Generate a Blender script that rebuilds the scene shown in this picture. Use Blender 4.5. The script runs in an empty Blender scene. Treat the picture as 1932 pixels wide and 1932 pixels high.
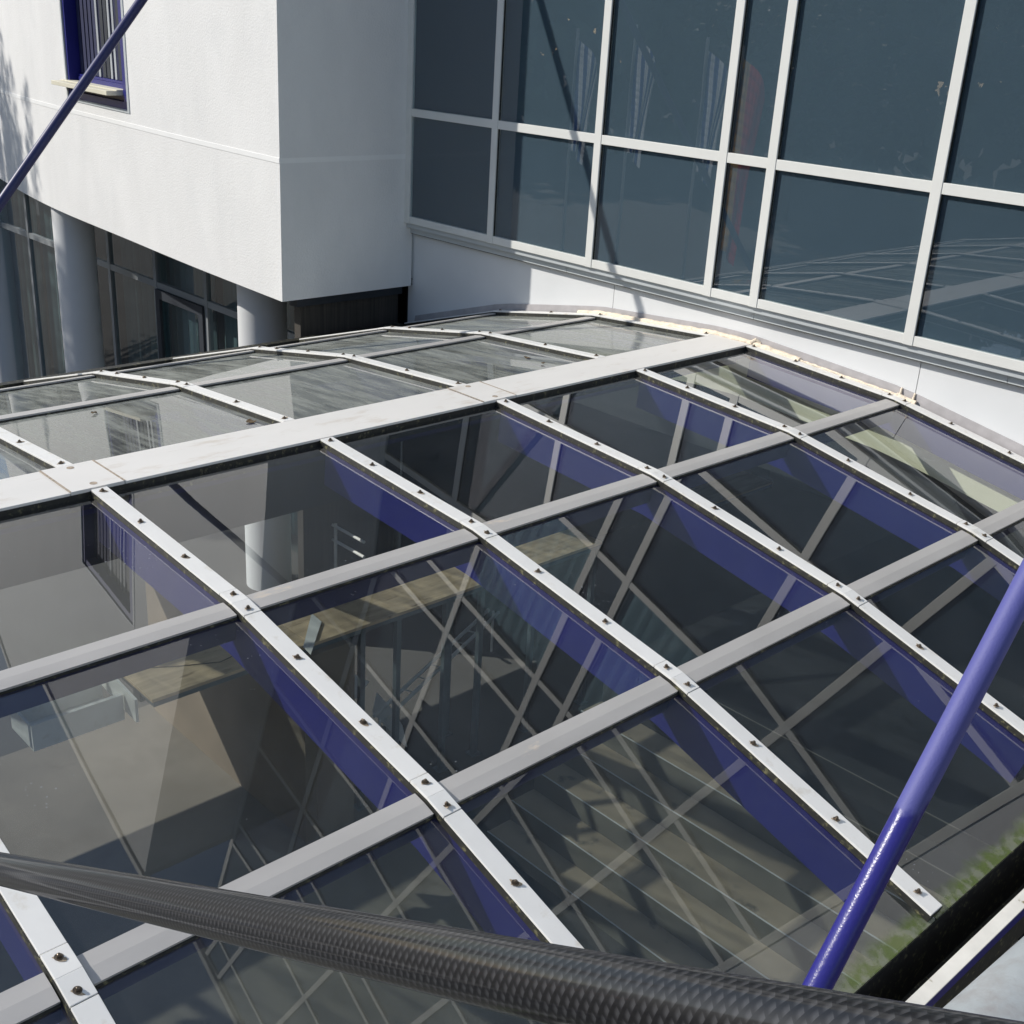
import bpy, bmesh, math, random
from mathutils import Vector, Matrix
random.seed(7)
scene = bpy.context.scene
R_ = math.radians

# ------------------------------------------------------------------ camera
CAM = Vector((4.9026, -7.1346, 2.0569))
yaw, pitch, roll, FPX = -0.79712, 0.39080, 0.05941, 2228.23
fw = Vector((math.sin(yaw)*math.cos(pitch), math.cos(yaw)*math.cos(pitch), -math.sin(pitch)))
rt0 = Vector((math.cos(yaw), -math.sin(yaw), 0)); up0 = rt0.cross(fw)
rt = rt0*math.cos(roll) + up0*math.sin(roll)
up = -rt0*math.sin(roll) + up0*math.cos(roll)
cd = bpy.data.cameras.new('camera'); cam = bpy.data.objects.new('camera', cd)
scene.collection.objects.link(cam)
M = Matrix((rt, up, -fw)).transposed().to_4x4(); M.translation = CAM
cam.matrix_world = M
cd.sensor_width = 36; cd.lens = FPX/1932*36; cd.clip_start = 0.05; cd.clip_end = 500
scene.camera = cam
# ------------------------------------------------------------------ sun, sky, exposure
SUN_EL = R_(35.0); AZ = Vector((0.737, 0.676))
trav = Vector((AZ.x*math.cos(SUN_EL), AZ.y*math.cos(SUN_EL), -math.sin(SUN_EL)))
sl = bpy.data.lights.new('sun', 'SUN'); sl.energy = 3.8; sl.angle = R_(0.5); sl.color = (1, .957, .89)
so = bpy.data.objects.new('sun', sl); scene.collection.objects.link(so)
so.rotation_euler = trav.to_track_quat('-Z', 'Y').to_euler()
w = bpy.data.worlds.new('World'); scene.world = w; w.use_nodes = True
nt = w.node_tree; nt.nodes.clear()
def N(nt, typ, **kw):
    n = nt.nodes.new(typ)
    for k, v in kw.items(): setattr(n, k, v)
    return n
wo = N(nt, 'ShaderNodeOutputWorld'); bg = N(nt, 'ShaderNodeBackground')
sky = N(nt, 'ShaderNodeTexSky'); sky.sky_type = 'NISHITA'; sky.sun_disc = False
sky.sun_elevation = SUN_EL; sky.sun_rotation = math.atan2(-AZ.x, -AZ.y) % (2*math.pi)
sky.air_density = 1.0; sky.dust_density = .6
tc = N(nt, 'ShaderNodeTexCoord'); mp = N(nt, 'ShaderNodeMapping'); mp.inputs['Scale'].default_value = (1, 1, 1.7)
nz = N(nt, 'ShaderNodeTexNoise'); nz.inputs['Scale'].default_value = 3.2; nz.inputs['Detail'].default_value = 8
cr = N(nt, 'ShaderNodeValToRGB'); cr.color_ramp.elements[0].position = .50; cr.color_ramp.elements[1].position = .74
cr.color_ramp.elements[1].color = (.6, .6, .6, 1)
mx = N(nt, 'ShaderNodeMixRGB'); mx.inputs['Color2'].default_value = (4.2, 4.5, 5.0, 1)
nt.links.new(tc.outputs['Generated'], mp.inputs['Vector']); nt.links.new(mp.outputs[0], nz.inputs['Vector'])
nt.links.new(nz.outputs['Fac'], cr.inputs[0]); nt.links.new(cr.outputs[0], mx.inputs['Fac'])
nt.links.new(sky.outputs[0], mx.inputs['Color1']); nt.links.new(mx.outputs[0], bg.inputs['Color'])
bg.inputs['Strength'].default_value = 0.12
nt.links.new(bg.outputs[0], wo.inputs['Surface'])
scene.view_settings.view_transform = 'Standard'; scene.view_settings.look = 'None'
scene.view_settings.exposure = 0.12; scene.view_settings.gamma = 1
scene.cycles.transparent_max_bounces = 24; scene.cycles.max_bounces = 10
scene.cycles.use_denoising = True

# ------------------------------------------------------------------ mesh helpers
class MB:
    def __init__(s): s.v = []; s.f = []; s.m = []; s.uv = {}
    def poly(s, pts, mi=0, uv=None):
        b = len(s.v); s.v += [tuple(p) for p in pts]; s.f.append(tuple(range(b, b+len(pts)))); s.m.append(mi)
        if uv: s.uv[len(s.f)-1] = uv
    def hexa(s, P, mi=0):   # 8 pts: bottom 4 ccw, top 4 ccw
        b = len(s.v); s.v += [tuple(p) for p in P]
        for q in ((3,2,1,0),(4,5,6,7),(0,1,5,4),(1,2,6,5),(2,3,7,6),(3,0,4,7)):
            s.f.append(tuple(b+i for i in q)); s.m.append(mi)
        return s
    def box(s, x0, x1, y0, y1, z0, z1, mi=0):
        return s.hexa([(x0,y0,z0),(x1,y0,z0),(x1,y1,z0),(x0,y1,z0),(x0,y0,z1),(x1,y0,z1),(x1,y1,z1),(x0,y1,z1)], mi)
    def tube(s, pts, rad, n=16, caps=True, mi=0, rads=None):
        pts = [Vector(p) for p in pts]; rings = []
        for i, p in enumerate(pts):
            t = (pts[min(i+1, len(pts)-1)] - pts[max(i-1, 0)]).normalized()
            a = t.cross(Vector((0,0,1)) if abs(t.z) < .95 else Vector((1,0,0))).normalized(); c = t.cross(a)
            r = rads[i] if rads else rad; b = len(s.v)
            for k in range(n):
                an = 2*math.pi*k/n; s.v.append(tuple(p + a*math.cos(an)*r + c*math.sin(an)*r))
            rings.append(b)
        L = 0
        for i in range(len(rings)-1):
            L2 = L + (pts[i+1]-pts[i]).length
            for k in range(n):
                k2 = (k+1) % n
                s.f.append((rings[i]+k, rings[i]+k2, rings[i+1]+k2, rings[i+1]+k)); s.m.append(mi)
                s.uv[len(s.f)-1] = [(k/n, L), ((k+1)/n, L), ((k+1)/n, L2), (k/n, L2)]
            L = L2
        if caps:
            s.f.append(tuple(rings[0]+k for k in range(n))[::-1]); s.m.append(mi)
            s.f.append(tuple(rings[-1]+k for k in range(n))); s.m.append(mi)
        return s
    def band(s, pts, y0, y1, h0, h1, mi=0):  # extrude a 2D (x,z) polyline thickened between offsets h0..h1
        n = len(pts); off = []
        for i in range(n):
            def nrm(a, b):
                dx, dz = b[0]-a[0], b[1]-a[1]; L = math.hypot(dx, dz); v = Vector((-dz/L, dx/L)); return v if v.y > 0 else -v
            if i == 0: m = nrm(pts[0], pts[1]); k = 1
            elif i == n-1: m = nrm(pts[-2], pts[-1]); k = 1
            else:
                a = nrm(pts[i-1], pts[i]); b2 = nrm(pts[i], pts[i+1]); m = (a+b2).normalized(); k = 1/max(.3, m.dot(a))
            off.append(m*k)
        for i in range(n-1):
            a, b2 = Vector(pts[i]), Vector(pts[i+1]); oa, ob = off[i], off[i+1]
            A0, A1, B0, B1 = a+oa*h0, a+oa*h1, b2+ob*h0, b2+ob*h1
            P = [(A0.x,y0,A0.y),(B0.x,y0,B0.y),(B0.x,y1,B0.y),(A0.x,y1,A0.y),(A1.x,y0,A1.y),(B1.x,y0,B1.y),(B1.x,y1,B1.y),(A1.x,y1,A1.y)]
            s.hexa(P, mi)
        return s
    def build(s, name, mats, parent=None, smooth=False, bevel=0, recalc=True):
        me = bpy.data.meshes.new(name); me.from_pydata(s.v, [], s.f)
        if not isinstance(mats, (list, tuple)): mats = [mats]
        for m in mats: me.materials.append(m)
        me.polygons.foreach_set('material_index', s.m)
        if s.uv:
            ul = me.uv_layers.new(name='UVMap')
            for fi, uvs in s.uv.items():
                for li, q in zip(me.polygons[fi].loop_indices, uvs): ul.data[li].uv = q
        if recalc:
            bm = bmesh.new(); bm.from_mesh(me); bmesh.ops.recalc_face_normals(bm, faces=bm.faces); bm.to_mesh(me); bm.free()
        if smooth:
            me.polygons.foreach_set('use_smooth', [True]*len(me.polygons))
        me.update()
        o = bpy.data.objects.new(name, me); scene.collection.objects.link(o)
        if parent is not None: o.parent = parent
        if bevel:
            b = o.modifiers.new('bevel', 'BEVEL'); b.width = bevel; b.segments = 2; b.limit_method = 'ANGLE'
        if smooth:
            try:
                me.set_sharp_from_angle(angle=R_(40))
            except Exception: pass
        return o
def tag(o, label=None, cat=None, group=None, kind=None):
    if label: o['label'] = label
    if cat: o['category'] = cat
    if group: o['group'] = group
    if kind: o['kind'] = kind
    return o
def empty(name, label, cat, group=None, loc=(0,0,0)):
    o = bpy.data.objects.new(name, None); scene.collection.objects.link(o); o.location = loc
    o.empty_display_size = .2
    return tag(o, label, cat, group)
def link_copy(o, parent=None):
    c = o.copy(); scene.collection.objects.link(c)
    if parent is not None: c.parent = parent
    return c

# ------------------------------------------------------------------ materials
def mat(name):
    m = bpy.data.materials.new(name); m.use_nodes = True; m.node_tree.nodes.clear(); return m, m.node_tree
def surf(name, col, rough=.6, var=.08, scale=6, bump=0, bscale=200, metal=0, spec=.5, stain=None, stain_pos=(.55, .7), stain_scale=3,
         stretch=(1,1,1), coat=0, detail=6):
    m, t = mat(name); L = t.links.new
    o = N(t, 'ShaderNodeOutputMaterial'); p = N(t, 'ShaderNodeBsdfPrincipled')
    tc = N(t, 'ShaderNodeTexCoord'); mp = N(t, 'ShaderNodeMapping'); mp.inputs['Scale'].default_value = stretch
    nz = N(t, 'ShaderNodeTexNoise'); nz.inputs['Scale'].default_value = scale; nz.inputs['Detail'].default_value = detail
    cr = N(t, 'ShaderNodeValToRGB'); c = Vector(col)
    cr.color_ramp.elements[0].position = .3; cr.color_ramp.elements[1].position = .7
    cr.color_ramp.elements[0].color = (*(c*(1-var)), 1); cr.color_ramp.elements[1].color = (*[min(1, x) for x in c*(1+var)], 1)
    L(tc.outputs['Object'], mp.inputs[0]); L(mp.outputs[0], nz.inputs['Vector']); L(nz.outputs['Fac'], cr.inputs[0])
    out = cr.outputs[0]
    if stain:
        n2 = N(t, 'ShaderNodeTexNoise'); n2.inputs['Scale'].default_value = stain_scale; n2.inputs['Detail'].default_value = 10; n2.inputs['Roughness'].default_value = .65
        L(mp.outputs[0], n2.inputs['Vector'])
        r2 = N(t, 'ShaderNodeValToRGB'); r2.color_ramp.elements[0].position = stain_pos[0]; r2.color_ramp.elements[1].position = stain_pos[1]
        mx = N(t, 'ShaderNodeMixRGB'); mx.inputs['Color2'].default_value = (*stain, 1)
        L(n2.outputs['Fac'], r2.inputs[0]); L(r2.outputs[0], mx.inputs['Fac']); L(out, mx.inputs['Color1']); out = mx.outputs[0]
    L(out, p.inputs['Base Color'])
    p.inputs['Roughness'].default_value = rough; p.inputs['Metallic'].default_value = metal
    p.inputs['Specular IOR Level'].default_value = spec
    if coat: p.inputs['Coat Weight'].default_value = coat; p.inputs['Coat Roughness'].default_value = .08
    if bump:
        b = N(t, 'ShaderNodeTexNoise'); b.inputs['Scale'].default_value = bscale; b.inputs['Detail'].default_value = 4
        bn = N(t, 'ShaderNodeBump'); bn.inputs['Strength'].default_value = bump; bn.inputs['Distance'].default_value = .01
        L(tc.outputs['Object'], b.inputs['Vector']); L(b.outputs['Fac'], bn.inputs['Height']); L(bn.outputs[0], p.inputs['Normal'])
    L(p.outputs[0], o.inputs['Surface']); return m

def schlick(t, L, f0=.04, normal=None):
    g = N(t, 'ShaderNodeNewGeometry'); d = N(t, 'ShaderNodeVectorMath', operation='DOT_PRODUCT')
    L(g.outputs['Incoming'], d.inputs[0]); L(normal if normal else g.outputs['Normal'], d.inputs[1])
    a = N(t, 'ShaderNodeMath', operation='ABSOLUTE'); L(d.outputs['Value'], a.inputs[0])
    s = N(t, 'ShaderNodeMath', operation='SUBTRACT'); s.inputs[0].default_value = 1; L(a.outputs[0], s.inputs[1])
    pw = N(t, 'ShaderNodeMath', operation='POWER'); L(s.outputs[0], pw.inputs[0]); pw.inputs[1].default_value = 5
    ma = N(t, 'ShaderNodeMath', operation='MULTIPLY_ADD'); L(pw.outputs[0], ma.inputs[0]); ma.inputs[1].default_value = 1-f0; ma.inputs[2].default_value = f0
    m2 = N(t, 'ShaderNodeMath', operation='MULTIPLY'); L(ma.outputs[0], m2.inputs[0]); m2.inputs[1].default_value = 2
    ad = N(t, 'ShaderNodeMath', operation='ADD'); L(ma.outputs[0], ad.inputs[0]); ad.inputs[1].default_value = 1
    dv = N(t, 'ShaderNodeMath', operation='DIVIDE', use_clamp=True); L(m2.outputs[0], dv.inputs[0]); L(ad.outputs[0], dv.inputs[1])
    return dv.outputs[0]

def glass(name, tint=(.80,.83,.84), dust=0.03, dust_col=(.36,.38,.40), streak=False, algae=False, wave=.0006, f0=.045, specks=True):
    m, t = mat(name); L = t.links.new
    o = N(t, 'ShaderNodeOutputMaterial'); tr = N(t, 'ShaderNodeBsdfTransparent'); tr.inputs[0].default_value = (*tint, 1)
    gl = N(t, 'ShaderNodeBsdfGlossy'); gl.inputs['Roughness'].default_value = .0; gl.inputs[0].default_value = (1,1,1,1)
    tc = N(t, 'ShaderNodeTexCoord')
    wv = N(t, 'ShaderNodeTexNoise'); wv.inputs['Scale'].default_value = 1.3; wv.inputs['Detail'].default_value = 1
    bn = N(t, 'ShaderNodeBump'); bn.inputs['Strength'].default_value = 1; bn.inputs['Distance'].default_value = wave
    L(tc.outputs['Object'], wv.inputs['Vector']); L(wv.outputs['Fac'], bn.inputs['Height']); L(bn.outputs[0], gl.inputs['Normal'])
    mx = N(t, 'ShaderNodeMixShader'); L(schlick(t, L, f0), mx.inputs[0]); L(tr.outputs[0], mx.inputs[1]); L(gl.outputs[0], mx.inputs[2])
    # dust film
    df = N(t, 'ShaderNodeBsdfDiffuse'); df.inputs[0].default_value = (*dust_col, 1)
    mp = N(t, 'ShaderNodeMapping'); mp.inputs['Scale'].default_value = (1.1, 7, 1.1) if streak else (1.5, 1.5, 1.5)
    if streak: mp.inputs['Rotation'].default_value = (0, 0, R_(18))
    n1 = N(t, 'ShaderNodeTexNoise'); n1.inputs['Scale'].default_value = 1.6; n1.inputs['Detail'].default_value = 9; n1.inputs['Roughness'].default_value = .7
    L(tc.outputs['Object'], mp.inputs[0]); L(mp.outputs[0], n1.inputs['Vector'])
    mr = N(t, 'ShaderNodeMapRange'); mr.inputs['From Min'].default_value = .35; mr.inputs['From Max'].default_value = .68
    mr.inputs['To Min'].default_value = dust*(.35 if streak else .55); mr.inputs['To Max'].default_value = dust*(1.9 if streak else 1.5)
    L(n1.outputs['Fac'], mr.inputs['Value']); fac = mr.outputs[0]
    if specks:
        vo = N(t, 'ShaderNodeTexVoronoi'); vo.inputs['Scale'].default_value = 38; L(tc.outputs['Object'], vo.inputs['Vector'])
        n3 = N(t, 'ShaderNodeTexNoise'); n3.inputs['Scale'].default_value = 2.3; L(tc.outputs['Object'], n3.inputs['Vector'])
        m3 = N(t, 'ShaderNodeMapRange'); m3.inputs['From Min'].default_value = .5; m3.inputs['From Max'].default_value = .75; m3.inputs['To Min'].default_value = .0; m3.inputs['To Max'].default_value = .13
        L(n3.outputs['Fac'], m3.inputs['Value'])
        lt = N(t, 'ShaderNodeMath', operation='LESS_THAN'); L(vo.outputs['Distance'], lt.inputs[0]); L(m3.outputs[0], lt.inputs[1])
        mm = N(t, 'ShaderNodeMath', operation='MULTIPLY_ADD', use_clamp=True); L(lt.outputs[0], mm.inputs[0]); mm.inputs[1].default_value = .45; L(fac, mm.inputs[2]); fac = mm.outputs[0]
    m2 = N(t, 'ShaderNodeMixShader'); L(fac, m2.inputs[0]); L(mx.outputs[0], m2.inputs[1]); L(df.outputs[0], m2.inputs[2])
    out = m2.outputs[0]
    # grime gathering at the pane's edges (UV v: 0 top .. 1 bottom, u along)
    uv = N(t, 'ShaderNodeUVMap'); uv.uv_map = 'UVMap'; sx = N(t, 'ShaderNodeSeparateXYZ'); L(uv.outputs[0], sx.inputs[0])
    if algae:
        ng = N(t, 'ShaderNodeTexNoise'); ng.inputs['Scale'].default_value = 6; ng.inputs['Detail'].default_value = 10; ng.inputs['Roughness'].default_value = .7
        L(tc.outputs['Object'], ng.inputs['Vector'])
        a1 = N(t, 'ShaderNodeMath', operation='MULTIPLY_ADD'); L(ng.outputs['Fac'], a1.inputs[0]); a1.inputs[1].default_value = .09; L(sx.outputs[1], a1.inputs[2])
        r1 = N(t, 'ShaderNodeMapRange'); r1.inputs['From Min'].default_value = .985; r1.inputs['From Max'].default_value = 1.02; r1.inputs['To Max'].default_value = .62
        L(a1.outputs[0], r1.inputs['Value'])
        c1 = N(t, 'ShaderNodeValToRGB'); c1.color_ramp.elements[0].color = (.11,.16,.02,1); c1.color_ramp.elements[1].color = (.24,.26,.17,1)
        c1.color_ramp.elements[0].position = .42; c1.color_ramp.elements[1].position = .6
        n5 = N(t, 'ShaderNodeTexNoise'); n5.inputs['Scale'].default_value = 22; n5.inputs['Detail'].default_value = 8; L(tc.outputs['Object'], n5.inputs['Vector']); L(n5.outputs['Fac'], c1.inputs[0])
        dg = N(t, 'ShaderNodeBsdfDiffuse'); L(c1.outputs[0], dg.inputs[0])
        m4 = N(t, 'ShaderNodeMixShader'); L(r1.outputs[0], m4.inputs[0]); L(out, m4.inputs[1]); L(dg.outputs[0], m4.inputs[2]); out = m4.outputs[0]
    L(out, o.inputs['Surface']); return m

def clear(name, tint=(1,1,1)):
    m, t = mat(name); o = N(t, 'ShaderNodeOutputMaterial'); tr = N(t, 'ShaderNodeBsdfTransparent'); tr.inputs[0].default_value = (*tint, 1)
    t.links.new(tr.outputs[0], o.inputs['Surface']); return m

M_render = surf('white_render', (.80,.795,.775), .9, .035, 1.2, bump=.32, bscale=60, stretch=(2,2,1), stain=(.75,.75,.735), stain_pos=(.5,.8), stain_scale=1.4)
M_band = surf('smooth_white_band', (.86,.86,.84), .7, .02)
M_panel = surf('white_wall_panel', (.74,.75,.75), .55, .03, 2)
M_cap = surf('white_cap_metal', (.80,.79,.755), .42, .03, 9, stain=(.60,.55,.45), stain_pos=(.58,.80), stain_scale=10)
M_ridge = surf('ridge_cap_metal', (.77,.745,.70), .5, .03, 5, stain=(.52,.44,.34), stain_pos=(.55,.80), stain_scale=7, stretch=(1,.35,1))
M_purlin = surf('purlin_metal', (.50,.48,.455), .45, .07, 7, stain=(.62,.55,.47), stain_pos=(.62,.66), stain_scale=6, stretch=(1,.3,1), metal=.15)
M_frame = surf('window_frame_metal', (.74,.74,.70), .45, .025, 6)
M_gframe = surf('grey_window_frame', (.26,.28,.29), .5, .05, 5)
M_sill = surf('sill_metal', (.50,.53,.54), .45, .04, 5)
M_flash = surf('flashing_metal', (.40,.38,.38), .5, .12, 12)
M_foam = surf('sealant_foam', (.86,.74,.58), .8, .14, 26, bump=1.0, bscale=40, stain=(.25,.18,.12), stain_pos=(.66,.72), stain_scale=40)
M_gasket = surf('black_gasket', (.022,.022,.018), .6, .3, 30, stain=(.16,.15,.08), stain_pos=(.56,.66), stain_scale=35)
M_rust = surf('rust_stain', (.38,.31,.24), .9, .4, 60)
M_halo = surf('rust_halo', (.42,.33,.23), .8, .4, 120)
M_blue = surf('blue_steel_paint', (.018,.020,.185), .4, .08, 4)
M_blue_dark = surf('dark_blue_steel_paint', (.028,.030,.11), .4, .1, 4)
M_bolt = surf('bolt_steel', (.16,.13,.10), .38, .4, 40, metal=.8)
M_timber = surf('weathered_plywood', (.58,.44,.28), .8, .20, 3, stretch=(6,.9,1), stain=(.24,.17,.10), stain_pos=(.58,.70), stain_scale=4)
M_conc = surf('concrete_floor', (.20,.18,.148), .85, .16, 1.3, stain=(.16,.14,.11), stain_pos=(.5,.72), stain_scale=1.6, bump=.15)
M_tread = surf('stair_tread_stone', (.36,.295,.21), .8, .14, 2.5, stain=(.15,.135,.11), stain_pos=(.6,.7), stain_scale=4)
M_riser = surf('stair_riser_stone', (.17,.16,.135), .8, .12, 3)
M_landing = surf('landing_painted_shade', (.028,.03,.032), .7, .1, 3)  # near-black: the shade of the covered passage is put into this colour
M_nosing = surf('stair_nosing_metal', (.62,.62,.59), .45, .06, 20)
M_wallc = surf('rough_concrete_wall', (.22,.18,.135), .9, .2, 1.5, bump=.3)
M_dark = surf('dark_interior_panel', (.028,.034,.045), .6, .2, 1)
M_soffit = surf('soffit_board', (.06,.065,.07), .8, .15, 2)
M_lintel = surf('cream_plaster', (.88,.85,.60), .8, .05, 3)
M_blind = surf('slate_roller_blind', (.066,.092,.122), .85, .05, 1.2)
M_galv = surf('galvanised_steel', (.40,.43,.44), .5, .16, 5, metal=.2, stain=(.26,.22,.20), stain_pos=(.5,.78), stain_scale=7, bump=.12, bscale=90)
M_steel = surf('bare_steel', (.5,.5,.48), .3, .1, 10, metal=.8)
M_steel_d = surf('dark_steel_post', (.16,.20,.22), .4, .1, 10, metal=.3)
M_flange = surf('weathered_white_flange', (.70,.68,.62), .7, .10, 9, stain=(.17,.14,.04), stain_pos=(.64,.68), stain_scale=7)
M_wood_louvre = surf('dark_stained_boards', (.055,.048,.040), .7, .35, 3, stretch=(1,14,.3))
M_curtain = surf('pale_green_curtain', (.085,.125,.125), .9, .6, 2.2, stretch=(3.2,1,.02))
M_curtain2 = surf('pale_teal_curtain', (.27,.36,.40), .9, .08, 3)
M_beige = surf('beige_window_sill', (.72,.68,.54), .6, .04)
M_slat = surf('grey_blind_slat', (.40,.42,.44), .7, .08)
M_slat_d = surf('dark_blue_blind_slat', (.02,.025,.075), .7, .15)
M_coping = surf('roof_coping_metal', (.55,.55,.53), .5, .1)
M_pave = surf('paving', (.085,.082,.076), .9, .15, .8, stain=(.10,.10,.09), stain_pos=(.5,.7), stain_scale=.7)
M_deck = surf('brown_timber_decking', (.17,.125,.085), .8, .2, 2, stretch=(1,8,1))
M_bark = surf('bark', (.10,.075,.05), .95, .3, 6, bump=.5, bscale=30)
G_top = glass('roof_glass', dust=.022)
G_alg = glass('roof_glass_with_moss', dust=.035, algae=True)
G_left = glass('dusty_roof_glass', tint=(.70,.75,.75), dust=.42, dust_col=(.34,.355,.32), streak=True, wave=.0012)
G_win = glass('window_glass', tint=(.82,.9,.93), dust=.008, wave=.0004, specks=False, f0=.05)
G_back = clear('glass_underside', (.97,.99,.98))

def leafmat(name, a, b):
    m, t = mat(name); L = t.links.new; o = N(t, 'ShaderNodeOutputMaterial'); p = N(t, 'ShaderNodeBsdfPrincipled'); p.inputs['Roughness'].default_value = .6
    g = N(t, 'ShaderNodeNewGeometry'); cr = N(t, 'ShaderNodeValToRGB'); cr.color_ramp.elements[0].color = (*a,1); cr.color_ramp.elements[1].color = (*b,1)
    L(g.outputs['Random Per Island'], cr.inputs[0]); L(cr.outputs[0], p.inputs['Base Color']); L(p.outputs[0], o.inputs['Surface']); return m
M_leaf = leafmat('foliage', (.02,.045,.012), (.06,.11,.03))

def carbon():
    m, t = mat('carbon_fibre_weave'); L = t.links.new; o = N(t, 'ShaderNodeOutputMaterial'); p = N(t, 'ShaderNodeBsdfPrincipled')
    uv = N(t, 'ShaderNodeUVMap'); uv.uv_map = 'UVMap'; s = N(t, 'ShaderNodeSeparateXYZ'); L(uv.outputs[0], s.inputs[0])
    def helix(turns, per):   # tri wave of (u*turns + v*per)
        a = N(t, 'ShaderNodeMath', operation='MULTIPLY'); L(s.outputs[0], a.inputs[0]); a.inputs[1].default_value = turns
        b = N(t, 'ShaderNodeMath', operation='MULTIPLY_ADD'); L(s.outputs[1], b.inputs[0]); b.inputs[1].default_value = per; L(a.outputs[0], b.inputs[2])
        f = N(t, 'ShaderNodeMath', operation='FRACT'); L(b.outputs[0], f.inputs[0]); return f.outputs[0]
    h1 = helix(12, 150); h2 = helix(-12, 150)
    def pulse(h, lo, hi):
        r = N(t, 'ShaderNodeValToRGB'); e = r.color_ramp.elements; e[0].position = lo; e[0].color = (0,0,0,1); e[1].position = hi; e[1].color = (1,1,1,1)
        L(h, r.inputs[0]); return r.outputs[0]
    a = pulse(h1, .35, .75); b = pulse(h2, .25, .60)
    mu = N(t, 'ShaderNodeMixRGB', blend_type='MULTIPLY'); mu.inputs[0].default_value = .85; L(a, mu.inputs[1]); L(b, mu.inputs[2])
    c = N(t, 'ShaderNodeMixRGB'); c.inputs[1].default_value = (.006,.006,.007,1); c.inputs[2].default_value = (.042,.042,.045,1); L(mu.outputs[0], c.inputs[0])
    L(c.outputs[0], p.inputs['Base Color']); p.inputs['Roughness'].default_value = .5; p.inputs['Metallic'].default_value = .0
    p.inputs['Coat Weight'].default_value = .5; p.inputs['Coat Roughness'].default_value = .08; p.inputs['Specular IOR Level'].default_value = .25
    nz = N(t, 'ShaderNodeTexNoise'); nz.inputs['Scale'].default_value = 60; bn = N(t, 'ShaderNodeBump'); bn.inputs['Strength'].default_value = .03; bn.inputs['Distance'].default_value = .0005
    L(mu.outputs[0], bn.inputs['Height']); L(bn.outputs[0], p.inputs['Normal'])
    L(p.outputs[0], o.inputs['Surface']); return m
M_carbon = carbon()

def strutmat(z_switch):   # paler, rougher blue above a height on the tube, glossy below, edge ragged
    m, t = mat('blue_tube_paler_above'); L = t.links.new; o = N(t, 'ShaderNodeOutputMaterial'); p = N(t, 'ShaderNodeBsdfPrincipled')
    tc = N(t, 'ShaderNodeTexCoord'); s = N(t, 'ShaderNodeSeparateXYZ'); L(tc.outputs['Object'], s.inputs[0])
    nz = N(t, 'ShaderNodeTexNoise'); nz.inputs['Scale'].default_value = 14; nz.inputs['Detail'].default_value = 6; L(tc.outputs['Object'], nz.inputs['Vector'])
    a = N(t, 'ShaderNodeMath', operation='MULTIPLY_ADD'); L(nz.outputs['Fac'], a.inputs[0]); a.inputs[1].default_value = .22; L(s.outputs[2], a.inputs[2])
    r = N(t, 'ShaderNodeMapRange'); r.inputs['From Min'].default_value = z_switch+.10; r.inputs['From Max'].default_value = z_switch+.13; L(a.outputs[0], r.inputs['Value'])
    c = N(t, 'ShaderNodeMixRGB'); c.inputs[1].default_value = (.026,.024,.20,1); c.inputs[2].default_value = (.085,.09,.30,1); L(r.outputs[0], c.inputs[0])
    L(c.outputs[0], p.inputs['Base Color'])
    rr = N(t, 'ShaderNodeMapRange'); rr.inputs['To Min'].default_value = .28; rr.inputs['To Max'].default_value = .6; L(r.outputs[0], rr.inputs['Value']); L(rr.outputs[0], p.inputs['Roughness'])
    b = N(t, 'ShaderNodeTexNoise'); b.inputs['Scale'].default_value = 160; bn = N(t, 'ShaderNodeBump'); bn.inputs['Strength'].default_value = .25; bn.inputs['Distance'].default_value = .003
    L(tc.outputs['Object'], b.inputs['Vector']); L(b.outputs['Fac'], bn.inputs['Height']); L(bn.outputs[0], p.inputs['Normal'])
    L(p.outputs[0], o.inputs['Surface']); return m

# ------------------------------------------------------------------ levels
FLOOR = -3.9
BAY = 1.25
# ================================================================== GROUND
g = MB(); g.box(-150, 150, -150, 150, FLOOR-.5, FLOOR); tag(g.build('ground', M_pave), kind='structure')
g = MB(); g.box(-4.0, 3.9, -9.0, -2.16, FLOOR, FLOOR+.004); tag(g.build('pavement', M_conc), kind='structure')
g = MB()
y = -14.0
while y < 4:
    g.box(4.45, 9, y, y+.135, FLOOR, FLOOR+.05); y += .145
tag(g.build('deck', M_deck), kind='structure')

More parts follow.
